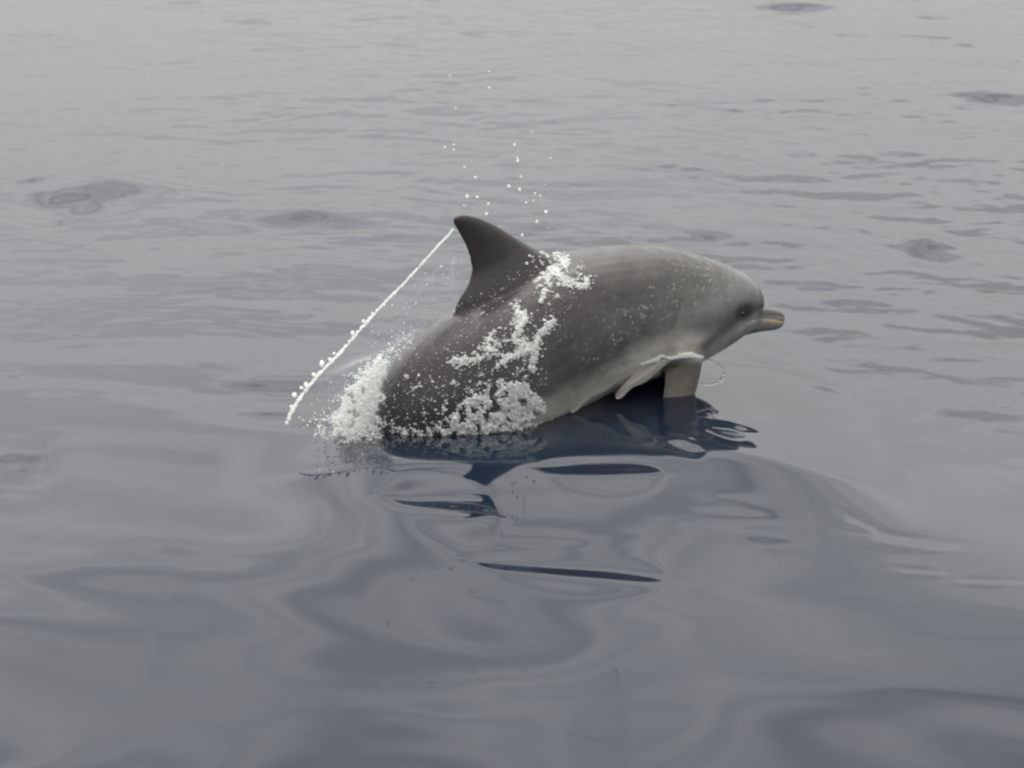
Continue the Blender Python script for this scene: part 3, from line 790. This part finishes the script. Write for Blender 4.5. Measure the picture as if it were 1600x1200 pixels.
def lobe(top, bot, o_top, o_bot, name='water_fold'):
    T_ = catmull(top, 10); B_ = catmull(bot, 10); nu, nv_ = len(T_), 15
    V1, F1 = [], []
    for i in range(nu):
        u = i / (nu - 1)
        for k in range(2 * nv_ - 2):
            t = k / (nv_ - 1) if k < nv_ else 2 - k / (nv_ - 1)
            front = 1 if k < nv_ else -0.3
            rip = 0.0025 * math.sin(t * 17 + u * 2.0) * math.sin(math.pi * t)
            th = (0.017 * math.sin(math.pi * t ** 0.8) * math.sin(math.pi * (0.08 + 0.87 * u)) + rip) * front
            jag = 2.2 * math.sin(u * 13 + t * 2) * t
            p = T_[i] * (1 - t) + B_[i] * t + np.array([jag * 0.3, jag])
            off = o_top + (o_bot - o_top) * t ** 0.7 + th
            a, z, m = on_flank(p[0], p[1], off); V1.append(place(a, z, off))
    w = 2 * nv_ - 2
    for i in range(nu - 1):
        for k in range(w): F1.append((i*w + k, i*w + (k+1) % w, (i+1)*w + (k+1) % w, (i+1)*w + k))
    o = link(name, mesh_np(name, V1, F1), film, cur); o.matrix_parent_inverse = Matrix.Translation(-base); return o
lobe([(1088, 549), (1060, 543), (1025, 548), (1000, 560), (982, 580), (968, 602), (960, 616)], [(1090, 557), (1062, 560), (1034, 576), (1008, 596), (990, 608), (975, 618), (963, 622)], 0.16, 0.212)
lobe([(1020, 552), (985, 556), (950, 572), (922, 596), (902, 620), (890, 640)], [(1000, 580), (976, 594), (952, 606), (932, 620), (911, 633), (893, 644)], 0.165, 0.205)
lobe([(960, 566), (920, 583), (892, 609), (868, 637), (850, 656)], [(956, 594), (922, 609), (895, 630), (873, 648), (852, 662)], 0.165, 0.20)
# --- drops in the air above the fin
DROPS = {(730, 307): 'white drop in the air just above the fin tip, left one of a close pair', (746, 308): 'white drop just above the fin tip, right one of a close pair',
         (763, 318): 'white drop directly over another drop that nearly touches the top of the fin', (760, 334): 'white drop nearly touching the front of the fin just right of its tip',
         (743, 277): 'lone white drop straight above the pair over the fin tip', (726, 261): 'faint small drop up and left of the lone drop over the fin tip',
         (804, 226): 'topmost drop of the short column right of the fin tip', (809, 251): 'bright drop second from the top of the column right of the fin tip',
         (795, 291): 'left drop of the bright pair at the foot of the column right of the fin', (812, 296): 'right drop of the bright pair at the foot of the column right of the fin',
         (853, 331): 'largest and brightest airborne drop, right of the fin over the back', (839, 346): 'white drop just below left of the largest airborne drop',
         (816, 367): 'lowest airborne drop, close above the front slope of the fin', (764, 137): 'highest bright drop, far above the fin in the air',
         (860, 247): 'faint drop furthest right of all drops above the dolphin'}
bm = bmesh.new(); bmesh.ops.create_icosphere(bm, subdivisions=2, radius=1.0)
dm = bpy.data.meshes.new('droplet'); bm.to_mesh(dm); bm.free()
dm.materials.append(drop_mat); dm.polygons.foreach_set('use_smooth', [True] * len(dm.polygons))
for x, y, r in ((730, 307, 4.0), (746, 308, 3.3), (763, 318, 3.2), (760, 334, 3.6), (743, 277, 3.2), (726, 261, 2.6), (709, 226, 2.6), (695, 230, 2.8), (709, 234, 2.3), (804, 226, 2.9), (809, 251, 3.6), (808, 246, 2.2), (795, 291, 3.6), (812, 296, 3.8),
                (814, 276, 2.5), (836, 302, 2.4), (844, 306, 2.4), (853, 331, 4.2), (839, 346, 3.4), (822, 317, 2.3), (834, 313, 2.0), (816, 367, 3.4), (860, 247, 2.0), (822, 412, 3.8), (826, 400, 3.0), (764, 137, 2.6), (764, 112, 2.0), (703, 118, 2.2), (712, 168, 2.0),
                (831, 206, 2.0), (725, 321, 2.0), (689, 416, 2.8), (650, 474, 2.0), (631, 505, 2.2), (500, 735, 3.2), (521, 738, 2.4)):
    o_off = float(RNG.uniform(-.06, .10))
    if y > 700: p = on_water(x, y)
    else:
        if y > 395 and x > 800:
            loc, n = on_body(x, y); p = np.array(loc) + np.array(n) * 0.006
        else:
            a, z, m = on_flank(x, y, o_off); p = place(a, z, o_off)
    d = bpy.data.objects.new('water_droplet', dm); C.objects.link(d); d.location = p
    rr = W(r) * 0.62; d.scale = (rr, rr, rr * RNG.uniform(.9, 1.25))
    if y > 700: tag(d, 'small white water drop lying on the sea left of the reflection', 'droplet', 'drops on the sea surface')
    elif y > 395 and x > 800: tag(d, 'white water drop clinging to the base of the dorsal fin', 'droplet', 'drops on the fin base')
    elif x < 700 and y > 400: tag(d, 'tiny white drop in the air between the beaded arc and the fin', 'droplet', 'drops beside the beaded arc')
    else: tag(d, DROPS.get((x, y), 'tiny white water drop hanging in the air above the dorsal fin'), 'droplet', 'drops in the air above the fin')
